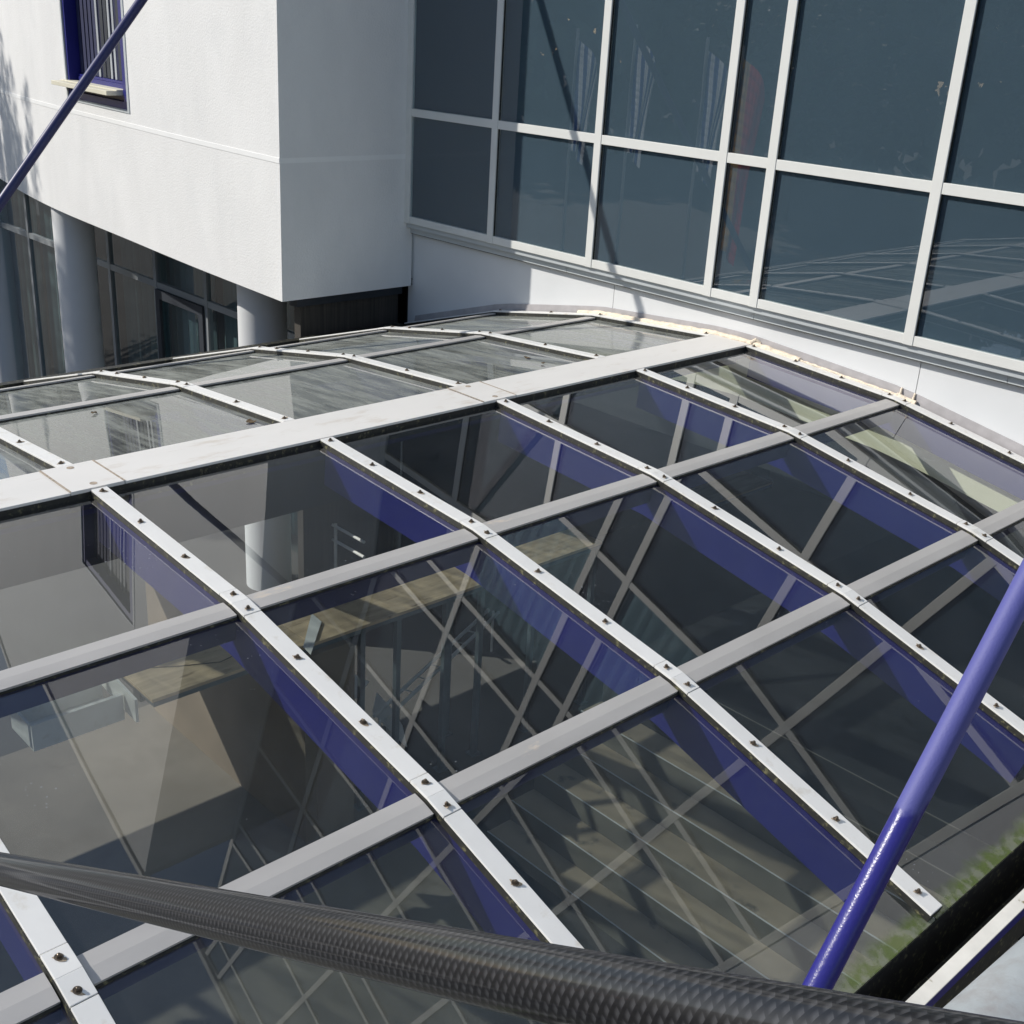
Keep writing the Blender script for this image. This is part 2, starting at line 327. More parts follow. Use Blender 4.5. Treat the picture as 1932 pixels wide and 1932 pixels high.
# ================================================================== FACADE (glazed office building)
fac = empty('office_building', 'tall glazed office block with white frames and dark blinds behind the canopy', 'building')
YF = -.10; PX = [-3.945, -2.785, -1.598, -.388, .028, 1.255, 2.485, 3.72]
TZ = [.318, 1.275, 2.61, 4.27, 4.81, 6.20, 8.0, 9.26, 11.0, 11.5, 12.87, 14.7, 15.45]
hw = .036
for i, x in enumerate(PX):
    b = MB(); b.box(x-hw, x+hw, YF, YF+.09, .286, 15.45); b.build('mullion', M_frame, fac, bevel=.003)
for j, z in enumerate(TZ):
    if j == 0: z0, z1 = .288, .352
    else: z0, z1 = z-.034, z+.034
    b = MB()
    for i in range(len(PX)-1): b.box(PX[i]+hw+.001, PX[i+1]-hw-.001, YF+.004, YF+.08, z0, z1)
    b.build('transom', M_frame, fac, bevel=.002)
for i in range(len(PX)-1):
    for j in range(len(TZ)-1):
        x0, x1 = PX[i]+hw, PX[i+1]-hw; z0 = TZ[j]+.034; z1 = TZ[j+1]-.034
        yp = YF+.018; b = MB()
        b.box(x0, x1, yp, yp+.006, z0, z1, 1)
        b.m[[k for k in range(6)][2]] = 0
        b.uv[2] = [(0,0),(1,0),(1,1),(0,1)]
        p = b.build('window_pane', [G_win, G_back], fac)
        if j == 2 and i in (2, 4):
            d = MB(); nn = 40
            pts = [(x0+.01+(x1-x0-.02)*k/nn, YF+.056+.007*math.sin(k*1.35+.6*math.sin(k*.7))) for k in range(nn+1)]
            for (xa, ya), (xb, yb) in zip(pts, pts[1:]):
                d.hexa([(xa,ya,z0),(xb,yb,z0),(xb,yb+.004,z0),(xa,ya+.004,z0),(xa,ya,z1),(xb,yb,z1),(xb,yb+.004,z1),(xa,ya+.004,z1)])
            d.build('curtain', M_curtain2, p); continue
        d = MB(); d.box(x0+.002, x1-.002, YF+.036, YF+.044, z0+.002, z1-.002); d.build('blind', M_blind, p)
# gasket lines around panes: thin dark reveal right of every mullion
b = MB()
for x in PX[1:]: b.box(x+hw, x+hw+.004, YF+.012, YF+.03, .352, 15.4)
b.build('glazing_gasket', M_gasket, fac)
# sub-sill lip, fascia, wall panel
b = MB(); b.box(-3.985, 12, -.07, .02, .241, .286); b.build('sill_lip', M_sill, fac, bevel=.002)
b = MB(); xs = [-3.985, -1.9, .0, 1.915, 4.0, 12]
for k in range(len(xs)-1): b.box(xs[k]+.002, xs[k+1]-.002, -.022, .025, .184, .2405)
b.build('sill_fascia', M_sill, fac)
b = MB(); b.box(-3.985, 12, -.018, .03, .178, .1835); b.build('fascia_drip', M_gasket, fac)
# canopy profile (tops of caps)
PR = [(-3.97,-.673),(-2.719,-.301),(-1.528,-.088),(-.327,0.0),(0.0,0.0),(1.228,-.085),(2.438,-.307),(3.645,-.673)]
def prof_z(x):
    for a, b in zip(PR, PR[1:]):
        if a[0] <= x <= b[0]: return a[1] + (b[1]-a[1])*(x-a[0])/(b[0]-a[0])
    return PR[0][1] if x < PR[0][0] else PR[-1][1]-(x-PR[-1][0])*.303
# wall panels above the roof line, jointed
joints = [-4.06, -1.405, 1.31, 4.0, 12]
for k in range(4):
    x0, x1 = joints[k]+.003, joints[k+1]-.003; b = MB()
    n = 14
    for q in range(n):
        xa = x0+(x1-x0)*q/n; xb = x0+(x1-x0)*(q+1)/n
        za, zb = prof_z(xa)-.10, prof_z(xb)-.10
        b.hexa([(xa,.03,za),(xb,.03,zb),(xb,.08,zb),(xa,.08,za),(xa,.03,.178),(xb,.03,.178),(xb,.08,.178),(xa,.08,.178)])
    b.build('wall_panel', M_panel, fac)
# building core behind the panes, pier, coping
b = MB(); b.box(-3.98, 3.68, -.018, 7.5, .24, 15.45); b.v = [(p[0], max(p[1], .031) if p[2] < .25 else max(p[1], -.02), p[2]) for p in b.v]
b = MB(); b.box(-3.98, 3.76, .0, 7.5, .29, 15.44); b.box(-3.98, 12, .081, 7.5, -.1, .288); b.build('building_core', M_dark, fac)
b = MB(); b.box(3.757, 12, -.085, 7.5, .29, 15.44); b.build('white_wall', M_panel, fac)
b = MB(); b.box(-4.0, 12.05, -.14, 7.5, 15.46, 15.6); b.build('roof_coping', M_coping, fac)
# arched cream lintel and dark void underneath
def arcpts(x0, x1, off, n=24):
    return [(x0+(x1-x0)*k/n, prof_z(x0+(x1-x0)*k/n)+off) for k in range(n+1)]
b = MB(); P = arcpts(-3.9, 3.6, -.10)
for (xa, za), (xb, zb) in zip(P, P[1:]):
    b.hexa([(xa,.02,za-.32),(xb,.02,zb-.32),(xb,.12,zb-.32),(xa,.12,za-.32),(xa,.02,za),(xb,.02,zb),(xb,.12,zb),(xa,.12,za)])
b.build('cream_lintel', M_lintel, fac)
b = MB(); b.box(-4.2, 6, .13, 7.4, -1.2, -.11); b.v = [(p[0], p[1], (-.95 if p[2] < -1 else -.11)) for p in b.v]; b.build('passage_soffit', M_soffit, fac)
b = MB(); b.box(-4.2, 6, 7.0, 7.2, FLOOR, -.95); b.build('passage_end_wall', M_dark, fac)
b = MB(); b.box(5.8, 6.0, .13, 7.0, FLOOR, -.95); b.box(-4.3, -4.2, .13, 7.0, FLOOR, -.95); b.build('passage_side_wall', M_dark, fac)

# ================================================================== CANOPY
can = empty('glass_canopy', 'low faceted glass roof with white caps and blue steel ribs over the courtyard stairs', 'glass roof')
ribs = [-BAY*k for k in range(0, 8)]      # y of ribs 5,4,3,2,1,0,-1,-2
facets = [(0,1),(1,2),(2,3),(4,5),(5,6),(6,7)]
for bi in range(len(ribs)-1):
    y1, y0 = ribs[bi]-.004, ribs[bi+1]+.004
    for a, c in facets:
        A, C = Vector(PR[a]), Vector(PR[c]); t = (C-A).normalized(); n = Vector((-t.y, t.x))
        if n.y < 0: n = -n
        ha, hb = -.036, -.046
        P0, P1, Q0, Q1 = A+n*ha, C+n*ha, A+n*hb, C+n*hb
        if c == 7: P1 = P1+t*.012; Q1 = Q1+t*.012
        right = a >= 4
        b = MB()
        top = [(P0.x,y0,P0.y),(P1.x,y0,P1.y),(P1.x,y1,P1.y),(P0.x,y1,P0.y)]
        bot = [(Q0.x,y0,Q0.y),(Q1.x,y0,Q1.y),(Q1.x,y1,Q1.y),(Q0.x,y1,Q0.y)]
        b.hexa(bot+top, 1); b.m[1] = 0
        b.uv[1] = [(0,0),(0,1),(1,1),(1,0)] if right else [(0,1),(0,0),(1,0),(1,1)]
        mt = G_alg if c == 7 else (G_top if right else G_left)
        b.build('glass_pane', [mt, G_back], can)
# path parametrisation for caps
def path(pts):
    s = [0]
    for a, b in zip(pts, pts[1:]): s.append(s[-1]+math.hypot(b[0]-a[0], b[1]-a[1]))
    return s
def sub(pts, s0, s1):
    s = path(pts)
    def at(q):
        for i in range(len(s)-1):
            if q <= s[i+1]+1e-9:
                f = (q-s[i])/(s[i+1]-s[i]); return (pts[i][0]+(pts[i+1][0]-pts[i][0])*f, pts[i][1]+(pts[i+1][1]-pts[i][1])*f)
        return pts[-1]
    return [at(s0)] + [p for p, q in zip(pts, s) if s0+1e-4 < q < s1-1e-4] + [at(s1)]
# bolt mesh
bb = MB()
bb.tube([(0,0,0),(0,0,.003)], .0125, 14)
bb.poly([(math.cos(a)*.019*(1+.35*math.sin(a*3+1)), math.sin(a)*.016*(1+.3*math.cos(a*2)), .0006) for a in [k*2*math.pi/18 for k in range(18)]], 1)
bb.tube([(0,0,.003),(0,0,.009)], .0075, 6)
bb.tube([(0,0,.009),(0,0,.012),(0,0,.0135)], .005, 10, rads=[.0055,.005,.003])
bolt_src = None
bolt_count = 0
def bolt(parent, x, z, y, ang):
    global bolt_src, bolt_count
    if bolt_src is None:
        o = bb.build('bolt', [M_bolt, M_halo], parent); bolt_src = o
    else: o = link_copy(bolt_src, parent)
    o.location = (x, y, z); o.rotation_euler = (random.uniform(-.08,.08), ang+random.uniform(-.08,.08), random.uniform(0,3)); bolt_count += 1
CW = .0375
right_pts = PR[4:]; left_pts = PR[0:4][::-1]
for ri, y in enumerate(ribs):
    yy = y if ri else y-.045          # the end rib sits against the wall
    for side, pts in ((1, right_pts), (-1, left_pts)):
        s = path(pts); S = s[-1]
        start = .012
        cuts = [start, s[1]-.092, s[1]+.092, s[2]-.092, s[2]+.092, S+0.0]
        for k in range(5):
            s0, s1 = cuts[k], cuts[k+1]-.003
            joint = k in (1, 3)
            sp = sub(pts, s0, s1)
            b = MB(); b.band(sp, yy-CW, yy+CW, -.010, .0015 if joint else 0)
            nm = 'cap_joint' if joint else 'cap_strip'
            o = b.build(nm, M_cap, can, bevel=.0015)
            if ri > 5 or (side < 0 and (k > 3 or ri > 4)): continue
            if joint: bs = [s0+.032, s1-.032]
            elif k == 0: bs = [s0+.04, s0+(s1-s0)*.36, s0+(s1-s0)*.70] if side > 0 else [s0+.05, s0+(s1-s0)*.5]
            elif k == 2: bs = [s0+(s1-s0)*.30, s0+(s1-s0)*.70] if side > 0 else [s0+(s1-s0)*.4, s0+(s1-s0)*.8]
            else: bs = [s0+(s1-s0)*.27, s0+(s1-s0)*.62, s0+(s1-s0)*.93]
            if side < 0 and k == 3: bs = [s0+.032]
            if side < 0 and ri in (0,) : bs = bs[:1]
            for q in bs:
                p = sub(pts, max(0, q-.01), min(S, q+.01)); a, c = p[0], p[-1]
                mxp = ((a[0]+c[0])/2, (a[1]+c[1])/2)
                bolt(o, mxp[0], mxp[1]+.001, yy+random.uniform(-.004,.004), math.atan2(-(c[1]-a[1]), c[0]-a[0]) if c[0] > a[0] else math.atan2((c[1]-a[1]), a[0]-c[0]))
        gs = sub(pts, .0, S)
        b = MB(); b.band(gs, yy-CW+.004-.008, yy+CW+.004, -.0355, -.0105); b.build('gasket', M_gasket, can)
        # blue rib beam
        if ri:
            bm_ = MB(); bm_.band(sub(pts, .05, S-.22), y-.03, y+.03, -.25, -.050); bm_.build('rib_beam', M_blue, can)
        else:
            bm_ = MB(); bm_.band(sub(pts, .05, S-.10), y-.06, y-.005, -.23, -.050); bm_.build('rib_beam', M_blue, can)
# purlin caps, gaskets, under-beams
for vi in (1, 2, 5, 6):
    v = Vector(PR[vi]); a = (Vector(PR[vi-1])-v).normalized(); c = (Vector(PR[vi+1])-v).normalized()
    loc = [tuple(v+a*.052), tuple(v), tuple(v+c*.052)]
    locg = [tuple(v+a*.057), tuple(v), tuple(v+c*.060)]
    inner = [tuple(v+a*.016), tuple(v), tuple(v+c*.016)]
    for bi in range(len(ribs)-1):
        y1, y0 = ribs[bi]-.046-(.045 if bi == 0 else 0), ribs[bi+1]+.042
        b = MB(); b.band(loc, y0, y1, -.028, -.018); b.build('purlin_cap', M_purlin, can)
        b = MB(); b.band(locg, y0, y1, -.0355, -.0285); b.build('purlin_gasket', M_gasket, can)
    b = MB(); b.band([tuple(v+a*.03), tuple(v), tuple(v+c*.03)], ribs[-1], -.08, -.16, -.050); b.build('purlin_beam', M_blue_dark, can)
# ridge cap in lengths, with cover plates over every second rib
seg = [-8.75, -7.5, -6.25+.0, -5.0-.13, -5.0+.13, -2.5-.13, -2.5+.13, -.02]
for k in range(len(seg)-1):
    y0, y1 = seg[k]+.0015, seg[k+1]-.0015
    plate = abs((seg[k+1]-seg[k])-.26) < .01
    zt = .0035 if plate else 0
    b = MB(); b.box(-.334, .004, y0, y1, -.014, zt)
    b.build('ridge_plate' if plate else 'ridge_cap', M_ridge, can, bevel=.002)
    if plate:
        for q in (-.29, -.045): 
            rb = MB(); rb.tube([(q, (y0+y1)/2, .0036), (q, (y0+y1)/2, .0046)], .018, 12); rb.build('rust_ring', M_rust, can)
    else:
        pass
    if plate:
        b2 = MB(); b2.box(-.33, .0, y0-.006, y0+.004, .0036, .0046); b2.box(-.33, .0, y1-.004, y1+.006, .0036, .0046); b2.build('ridge_seam', M_rust, can)
b = MB(); b.box(-.327, -.004, -8.75, -.03, -.10, -.015)
b.box(-.0035, .0075, -8.75, -.03, -.047, -.0145); b.box(-.3345, -.3275, -8.75, -.03, -.047, -.0145); b.build('ridge_gasket', M_gasket, can)
b = MB(); b.box(-.27, -.06, -8.75, -.08, -.15, -.101); b.build('ridge_beam', M_blue_dark, can)
# wall flashing + sealant foam at the abutment
b = MB(); P = arcpts(-3.93, 3.6, 0, 40)
for (xa, za), (xb, zb) in zip(P, P[1:]):
    h = .055
    b.hexa([(xa,.005,za-.04),(xb,.005,zb-.04),(xb,.03,zb-.04),(xa,.03,za-.04),(xa,.022,za+h),(xb,.022,zb+h),(xb,.0305,zb+h),(xa,.0305,za+h)])
b.build('wall_flashing', M_flash, can)
def foam(x0, x1, rad, name='sealant'):
    pts = []; rads = []; n = int((x1-x0)/.03)
    for k in range(n+1):
        x = x0+(x1-x0)*k/n; pts.append((x, -.002+random.uniform(-.002,.002), prof_z(x)+.004+random.uniform(-.002,.002))); rads.append(rad*random.uniform(.85,1.15))
    b = MB(); b.tube(pts, rad, 10, rads=rads); return b.build(name, M_foam, can, smooth=True)
foam(-1.75, .42, .020); foam(.42, 1.25, .008); foam(1.20, 1.34, .014)
b = MB(); b.tube([(1.22,-.0,-.07),(1.215,.02,-.03)], .007, 8); b.tube([(1.315,-.0,-.09),(1.315,.02,-.045)], .007, 8); b.tube([(.0,-.02,.01),(.03,.0,.035),(.06,.015,.012)], .014, 8); b.build('sealant_bead', M_foam, can, smooth=True)
# gutter beyond the near eave
b = MB(); b.box(3.64, 3.76, -8.75, -.05, -1.02, -1.00); b.box(3.63, 3.64, -8.75, -.05, -1.02, -.735); b.box(3.757, 3.763, -8.75, -.05, -1.02, -.76)
b.build('gutter', M_gasket, can)
b = MB(); b.box(-3.99, -3.93, -8.75, -.08, -.95, -.73); b.build('eave_beam', M_dark, can)
b = MB(); b.box(-4.06, -3.99, -8.75, -.08, -.76, -.69); b.build('far_gutter', M_gasket, can)
b = MB(); b.box(-4.02, -3.96, -8.75, -.1, -2.35, -.96); b.build('side_panel', M_dark, can)
# edge beam outside the gutter
eb = MB(); eb.box(3.768, 3.815, -8.75, -.05, -.726, -.72, 1); eb.box(3.770, 3.813, -8.75, -.05, -.775, -.7265, 0)
tag(eb.build('edge_beam', [M_blue, M_flange]), 'blue steel edge beam with weathered white flaking top beside the black gutter', 'steel beam')

# ================================================================== WHITE TOWER
tw = empty('rendered_building', 'white rendered building wing standing on round columns left of the glass wall', 'building')
ctrl = [(-3.98,-1.449),(-5.66,-1.366),(-7.27,-1.25),(-9.73,-1.06),(-12.1,-.70),(-15.,-.10),(-18.5,.9)]
def cr_spline(P, n=8):
    out = []
    for i in range(len(P)-1):
        p0, p1, p2, p3 = P[max(i-1,0)], P[i], P[i+1], P[min(i+2,len(P)-1)]
        for k in range(n):
            t = k/n
            out.append(tuple(.5*((2*p1[j])+(-p0[j]+p2[j])*t+(2*p0[j]-5*p1[j]+4*p2[j]-p3[j])*t*t+(-p0[j]+3*p1[j]-3*p2[j]+p3[j])*t**3) for j in (0,1)))
    out.append(P[-1]); return out
front = cr_spline(ctrl, 10)
def fy(x):
    for a, b in zip(front, front[1:]):
        if b[0] <= x <= a[0]: return a[1]+(b[1]-a[1])*(x-a[0])/(b[0]-a[0])
    return front[-1][1]
TOP = 11.35; BOT = -.32
wins = [(1.0, 2.95), (4.3, 6.25), (7.6, 9.5)]; WX0, WX1 = -8.78, -7.03
def wall_piece(b, x0, x1, z0, z1, dy=0, th=.2):
    xs = sorted({x0, x1} | {p[0] for p in front if x0 < p[0] < x1}, reverse=True)
    for xa, xb in zip(xs, xs[1:]):
        ya, yb = fy(xa)-dy, fy(xb)-dy
        b.hexa([(xb,yb,z0),(xa,ya,z0),(xa,ya+th,z0),(xb,yb+th,z0),(xb,yb,z1),(xa,ya,z1),(xa,ya+th,z1),(xb,yb+th,z1)])
b = MB()
wall_piece(b, WX1, -3.98, BOT, TOP); wall_piece(b, -18.5, WX0, BOT, TOP)
zc = BOT
for z0, z1 in wins: wall_piece(b, WX0, WX1, zc, z0); zc = z1
wall_piece(b, WX0, WX1, zc, TOP)
b.build('wall', M_render, tw)
b = MB(); b.box(-4.18, -3.98, -1.249, .0, BOT, TOP); b.v = [tuple(v) for v in b.v]; b.build('side_wall', M_render, tw)
b = MB(); b.box(-18.5, -4.185, -.6, -.55, 0, .01)
b = MB(); b.poly([(x, y+.02, BOT+.01) for x, y in front] + [(-18.5, 6, BOT+.01), (-4.0, 6, BOT+.01)]); b.poly([(x, y+.02, BOT+.06) for x, y in front] + [(-18.5, 6, BOT+.06), (-4.0, 6, BOT+.06)]); b.build('soffit', M_soffit, tw, recalc=False)
b = MB(); b.poly([(x, y-.03, TOP+.001) for x, y in front] + [(-18.5, 6, TOP+.001), (-3.95, 6, TOP+.001)]); b.poly([(x, y-.03, TOP+.09) for x, y in front] + [(-18.5, 6, TOP+.09), (-3.95, 6, TOP+.09)])
wall_piece(b, -18.5, -3.95, TOP+.001, TOP+.09, dy=.03, th=.05) if False else None
b.build('roof_coping', M_coping, tw, recalc=False)
b = MB(); wall_piece(b, -18.5, -3.975, TOP-.02, TOP+.10, dy=.035, th=.3); b.build('parapet_coping', M_coping, tw)
b = MB(); wall_piece(b, -18.5, -3.977, .862, .905, dy=.004, th=.01); b.build('string_course', M_band, tw)
# windows
for wi, (z0, z1) in enumerate(wins):
    yf = fy(WX1); yl = fy(WX0)
    sl_ = (yl-yf)/(WX0-WX1)
    def Y(x, d=0): return yf+(x-WX1)*sl_+d
    def wb(b, x0, x1, za, zb, d0, d1, mi=0):
        b.hexa([(x0,Y(x0,d0),za),(x1,Y(x1,d0),za),(x1,Y(x1,d1),za),(x0,Y(x0,d1),za),(x0,Y(x0,d0),zb),(x1,Y(x1,d0),zb),(x1,Y(x1,d1),zb),(x0,Y(x0,d1),zb)], mi)
    f = MB(); t = .03
    wb(f, WX0, WX0+t, z0, z1, -.008, .19); wb(f, WX1-.05, WX1, z0, z1, -.008, .19); wb(f, WX0+t, WX1-.05, z0, z0+.03, -.008, .19); wb(f, WX0+t, WX1-.05, z1-.03, z1, -.008, .19)
    win = f.build('window', M_sill, tw)
    f = MB(); wb(f, WX0+t, WX0+t+.05, z0+.03, z1-.03, .01, .16); wb(f, WX1-.05-.12, WX1-.05, z0+.03, z1-.03, .01, .16)
    wb(f, WX0+t+.11, WX1-.17, z0+.03, z0+.10, .01, .16); wb(f, WX0+t+.11, WX1-.17, z1-.13, z1-.03, .01, .16); wb(f, WX0+t+.11, WX1-.17, z0+.10, z0+.26, .09, .16)
    f.build('blue_frame', M_blue, win)
    f = MB(); wb(f, WX0-.04, WX1-.20, z0+.16, z0+.205, -.16, .10); wb(f, WX0-.04, WX1-.20, z0+.205, z0+.215, -.05, .09); f.build('sill', M_beige, win, bevel=.004)
    f = MB(); wb(f, WX0+t+.05, WX1-.17, z0+.265, z1-.13, .165, .185); f.build('dark_pane', M_slat_d, win)
    f = MB(); fd = MB(); fr = MB(); n = 13; xa, xb = WX0+t+.08, WX1-.20
    for k in range(n):
        xk = xa+(xb-xa)*k/n; ww = (xb-xa)/n
        tgt = f if k in (5, 8, 9, 11) else (fd if k < 5 else fr)
        if tgt is f: wb(f, xk+ww*.1, xk+ww*.55, z0+.29, z1-.14, .125, .135)
        elif tgt is fd: wb(fd, xk+ww*.1, xk+ww*.8, z0+.29, z1-.14, .135, .145)
        else: wb(fr, xk+ww*.1, xk+ww*.8, z0+.29, z1-.14, .13, .14)
    f.build('pale_blind_slat', M_slat, win); fd.build('blind_slat', M_slat_d, win); fr.build('grey_blind_slat', M_dark, win)
    f = MB(); wb(f, WX0+t+.11, WX1-.17, z0+.262, z0+.285, .10, .14); f.build('lower_rail', M_blue, win)
# columns
for cx, cy in ((-5.53,-.70),(-9.95,-.70),(-14.45,-.05)):
    b = MB(); b.tube([(cx,cy,FLOOR),(cx,cy,BOT+.012)], .25, 40); b.build('column', M_panel, tw, smooth=True)
# ground-floor glazing under the wing
YG = .0
def gx(x):  # glazing follows the face
    return YG if x > -9 else YG+(-9-x)*.10
k_ = (YG+7.1346)/(-.2+7.1346)
GX = [4.9+(x-4.9)*k_ for x in (-16.8,-15.3,-13.9,-12.6,-11.3,-10.0,-8.73,-7.5,-6.2,-4.05)]
zt = CAM.z+(-1.17-CAM.z)*k_
gf = MB()
for x in GX: gf.box(x-.035, x+.035, YG-.05, YG+.02, FLOOR, BOT)
for a, c in zip(GX, GX[1:]): gf.box(a+.036, c-.036, YG-.045, YG+.015, zt-.04, zt+.04)
gl_ = gf.build('ground_floor_window', M_gframe, tw)
for n_, (a, c) in enumerate(zip(GX, GX[1:])):
    b = MB(); b.box(a+.036, c-.036, YG-.02, YG-.014, FLOOR, zt-.041, 1); b.m[2] = 0; b.uv[2] = [(0,0)]*4
    b.box(a+.036, c-.036, YG-.02, YG-.014, zt+.041, BOT, 1); b.m[8] = 0; b.uv[8] = [(0,0)]*4
    b.build('pane', [G_win, G_back], gl_)
    # pleated curtain
    b = MB(); nn = 22; pts = [(a+.06+(c-a-.12)*k/nn, YG+.14+.03*math.sin(k*1.9+n_)) for k in range(nn+1)]
    for (xa, ya), (xb, yb) in zip(pts, pts[1:]):
        b.hexa([(xa,ya,FLOOR+.1),(xb,yb,FLOOR+.1),(xb,yb+.006,FLOOR+.1),(xa,ya+.006,FLOOR+.1),(xa,ya,BOT-.02),(xb,yb,BOT-.02),(xb,yb+.006,BOT-.02),(xa,ya+.006,BOT-.02)])
    if n_ not in (4,): b.build('curtain', M_curtain, gl_)
b = MB(); x0, x1 = GX[6]+.04, GX[7]-.04
b.box(x0, x0+.10, YG-.08, YG-.046, FLOOR, zt-.045); b.box(x1-.10, x1, YG-.08, YG-.046, FLOOR, zt-.045); b.box(x0+.1, x1-.1, YG-.08, YG-.046, zt-.16, zt-.045)
b.build('door_frame', M_dark, tw)
b = MB(); b.box(-18.5, -4.2, 1.2, 1.3, FLOOR, BOT); b.build('room_back_wall', M_dark, tw)
b = MB(); b.box(-4.25, -4.15, -1.15, -.02, FLOOR, -.42); b.build('boarded_side', M_wood_louvre, tw)
b = MB(); b.box(-4.22, -4.10, -1.22, -.01, -.42, -.331); b.build('side_beam', M_dark, tw)

# ================================================================== STAIRS, LOW WALL, PLANKS
st = empty('courtyard_stairs', 'broad stone stairs with thin metal nosings rising under the glass roof', 'stairs')
NS = 7
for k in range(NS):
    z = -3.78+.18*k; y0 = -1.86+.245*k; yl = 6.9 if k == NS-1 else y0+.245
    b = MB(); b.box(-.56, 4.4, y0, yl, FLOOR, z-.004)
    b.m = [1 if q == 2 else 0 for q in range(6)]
    s_ = b.build('step', [M_landing, M_landing] if k >= NS-2 else [M_tread, M_riser], st)  # top steps and landing are coloured dark in place of passage shade
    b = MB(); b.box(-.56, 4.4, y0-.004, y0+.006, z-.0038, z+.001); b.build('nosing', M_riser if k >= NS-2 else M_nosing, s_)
# low wall with board along its top
sc = (CAM.z+2.2)/(CAM.z+2.2)
lw = MB(); lw.box(-3.9, -1.44, -2.95, -2.85, FLOOR, -2.262)
tag(lw.build('low_wall', M_wallc), 'brown concrete low wall crossing under the far end of the nearest plywood board', 'wall')
lw = MB(); lw.box(-1.54, -1.44, -2.849, -2.55, FLOOR, -2.262); lw.box(-1.54, -1.44, -2.549, -2.5, FLOOR, -2.3)
tag(lw.build('wall_return', M_wallc), 'short concrete return at the corner of the low wall beside the dark stairwell', 'wall')
def plank(y0, y1, label, knot=False):
    b = MB(); b.box(-2.01, -1.50, y0, y1, -2.225, -2.20); o = b.build('plywood_board', M_timber, bevel=.003)
    tag(o, label, 'board', 'plywood boards in one line under the glass roof')
    e = MB(); e.box(-1.515, -1.503, y0+.01, y1-.01, -2.262, -2.2255); e.box(-2.0, -1.52, y0+.01, y1-.01, -2.262, -2.2265); e.box(-1.80, -1.70, y0+.01, y1-.01, -2.32, -2.2625) if y0 < -3 else None; e.build('edge_trim', M_steel_d, o)
    return o
p1 = plank(-4.10, -2.85, 'nearest plywood board with a round coil stain, on the low concrete wall')
b = MB()
pts = [(-1.72+.075*math.cos(a)+random.uniform(-.004,.004), -3.15+.13*math.sin(a), -2.194) for a in [k*2*math.pi/26 for k in range(27)]]
b.tube(pts, .0035, 6); b.tube([(-1.7,-3.28,-2.194),(-1.66,-3.5,-2.194),(-1.78,-3.75,-2.194),(-1.9,-3.95,-2.194)], .003, 6)
tag(b.build('wire_coil', M_gasket, smooth=True), 'thin black wire coil lying on the nearest plywood board', 'wire')
p2 = plank(-2.845, -1.06, 'middle plywood board carried on grey steel posts above the dark stairwell')
p3 = plank(-.56, .28, 'plywood board just behind the second rib, before the darkest stretch')
p4 = plank(1.86, 2.90, 'farthest plywood board, deep in shade beneath the glazed block')
for x, y in ((-1.56,-2.35),(-1.56,-2.0),(-1.56,-1.5),(-1.56,-1.12),(-1.95,-1.12),(-1.95,-2.3)):
    b = MB(); b.box(x-.022, x+.022, y-.022, y+.022, FLOOR, -2.262); b.box(x-.05, x+.05, y-.05, y+.05, FLOOR, FLOOR+.01)
    pos = {(-1.56,-2.35):'first', (-1.56,-2.0):'second', (-1.56,-1.5):'third', (-1.56,-1.12):'last'}.get((x,y), None)
    lab = (f'slim grey steel post, {pos} along the front edge of the middle plywood board' if pos else
           ('slim grey steel post under the back corner at the far end of the middle board' if y > -2 else 'slim grey steel post under the back edge at the near end of the middle board'))
    tag(b.build('steel_post', M_steel_d), lab, 'post', 'steel posts under the plywood boards')
for y, lab in ((.25,'steel post at the far corner of the short board behind the second rib'),(-.5,'steel post at the near corner of the short board behind the second rib')):
    b = MB(); b.box(-1.582,-1.538, y-.022, y+.022, FLOOR, -2.262); b.box(-1.61,-1.51, y-.05, y+.05, FLOOR, FLOOR+.01); tag(b.build('steel_post', M_steel_d), lab, 'post', 'steel posts under the plywood boards')
# metal end plate and tray beyond the near board
b = MB(); b.hexa([(-2.13,-4.20,-2.30),(-1.46,-4.24,-2.30),(-1.46,-4.22,-2.30),(-2.13,-4.18,-2.30),(-2.13,-4.20,-2.13),(-1.46,-4.24,-2.13),(-1.46,-4.22,-2.13),(-2.13,-4.18,-2.13)])
b.box(-1.98, -1.95, -4.85, -4.24, -2.36, -2.17); b.box(-1.66, -1.63, -4.85, -4.24, -2.36, -2.17); b.box(-1.95, -1.66, -4.85, -4.24, -2.36, -2.34); b.box(-1.95,-1.66,-4.86,-4.84,-2.34,-2.17)
tag(b.build('metal_tray', M_cap), 'pale grey sheet metal tray and end plate at the near end of the boards', 'metal tray')
# ladder and pale offcuts lying in the well, seen through the glass
def onz(px, py, z):
    D = fw + rt*((px-966)/FPX) + up*((966-py)/FPX); t = (z-CAM.z)/D.z; return CAM + D*t
def kz(x, y): return ((600+x*700/1932)*1932/2448, (1200+y*700/1932)*1932/2448)
b = MB()
A0 = onz(*kz(850,1425), -3.25); A1 = onz(*kz(1600,720), -3.25); side_ = (A1-A0).cross(Vector((0,0,1))).normalized()*.055
for sg in (-1, 1): b.tube([A0+side_*sg, A1+side_*sg], .017, 10)
for k in range(1, 9):
    q = A0+(A1-A0)*k/9; b.tube([q-side_, q+side_], .006, 8)
b.tube([A0, A0+Vector((0,0,FLOOR-A0.z))], .012, 8); b.tube([A1, A1+Vector((0,0,-3.7-A1.z))], .012, 8)
tag(b.build('ladder', M_cap, smooth=True), 'narrow bare metal ladder lying in the dark stairwell below the second bay', 'ladder')
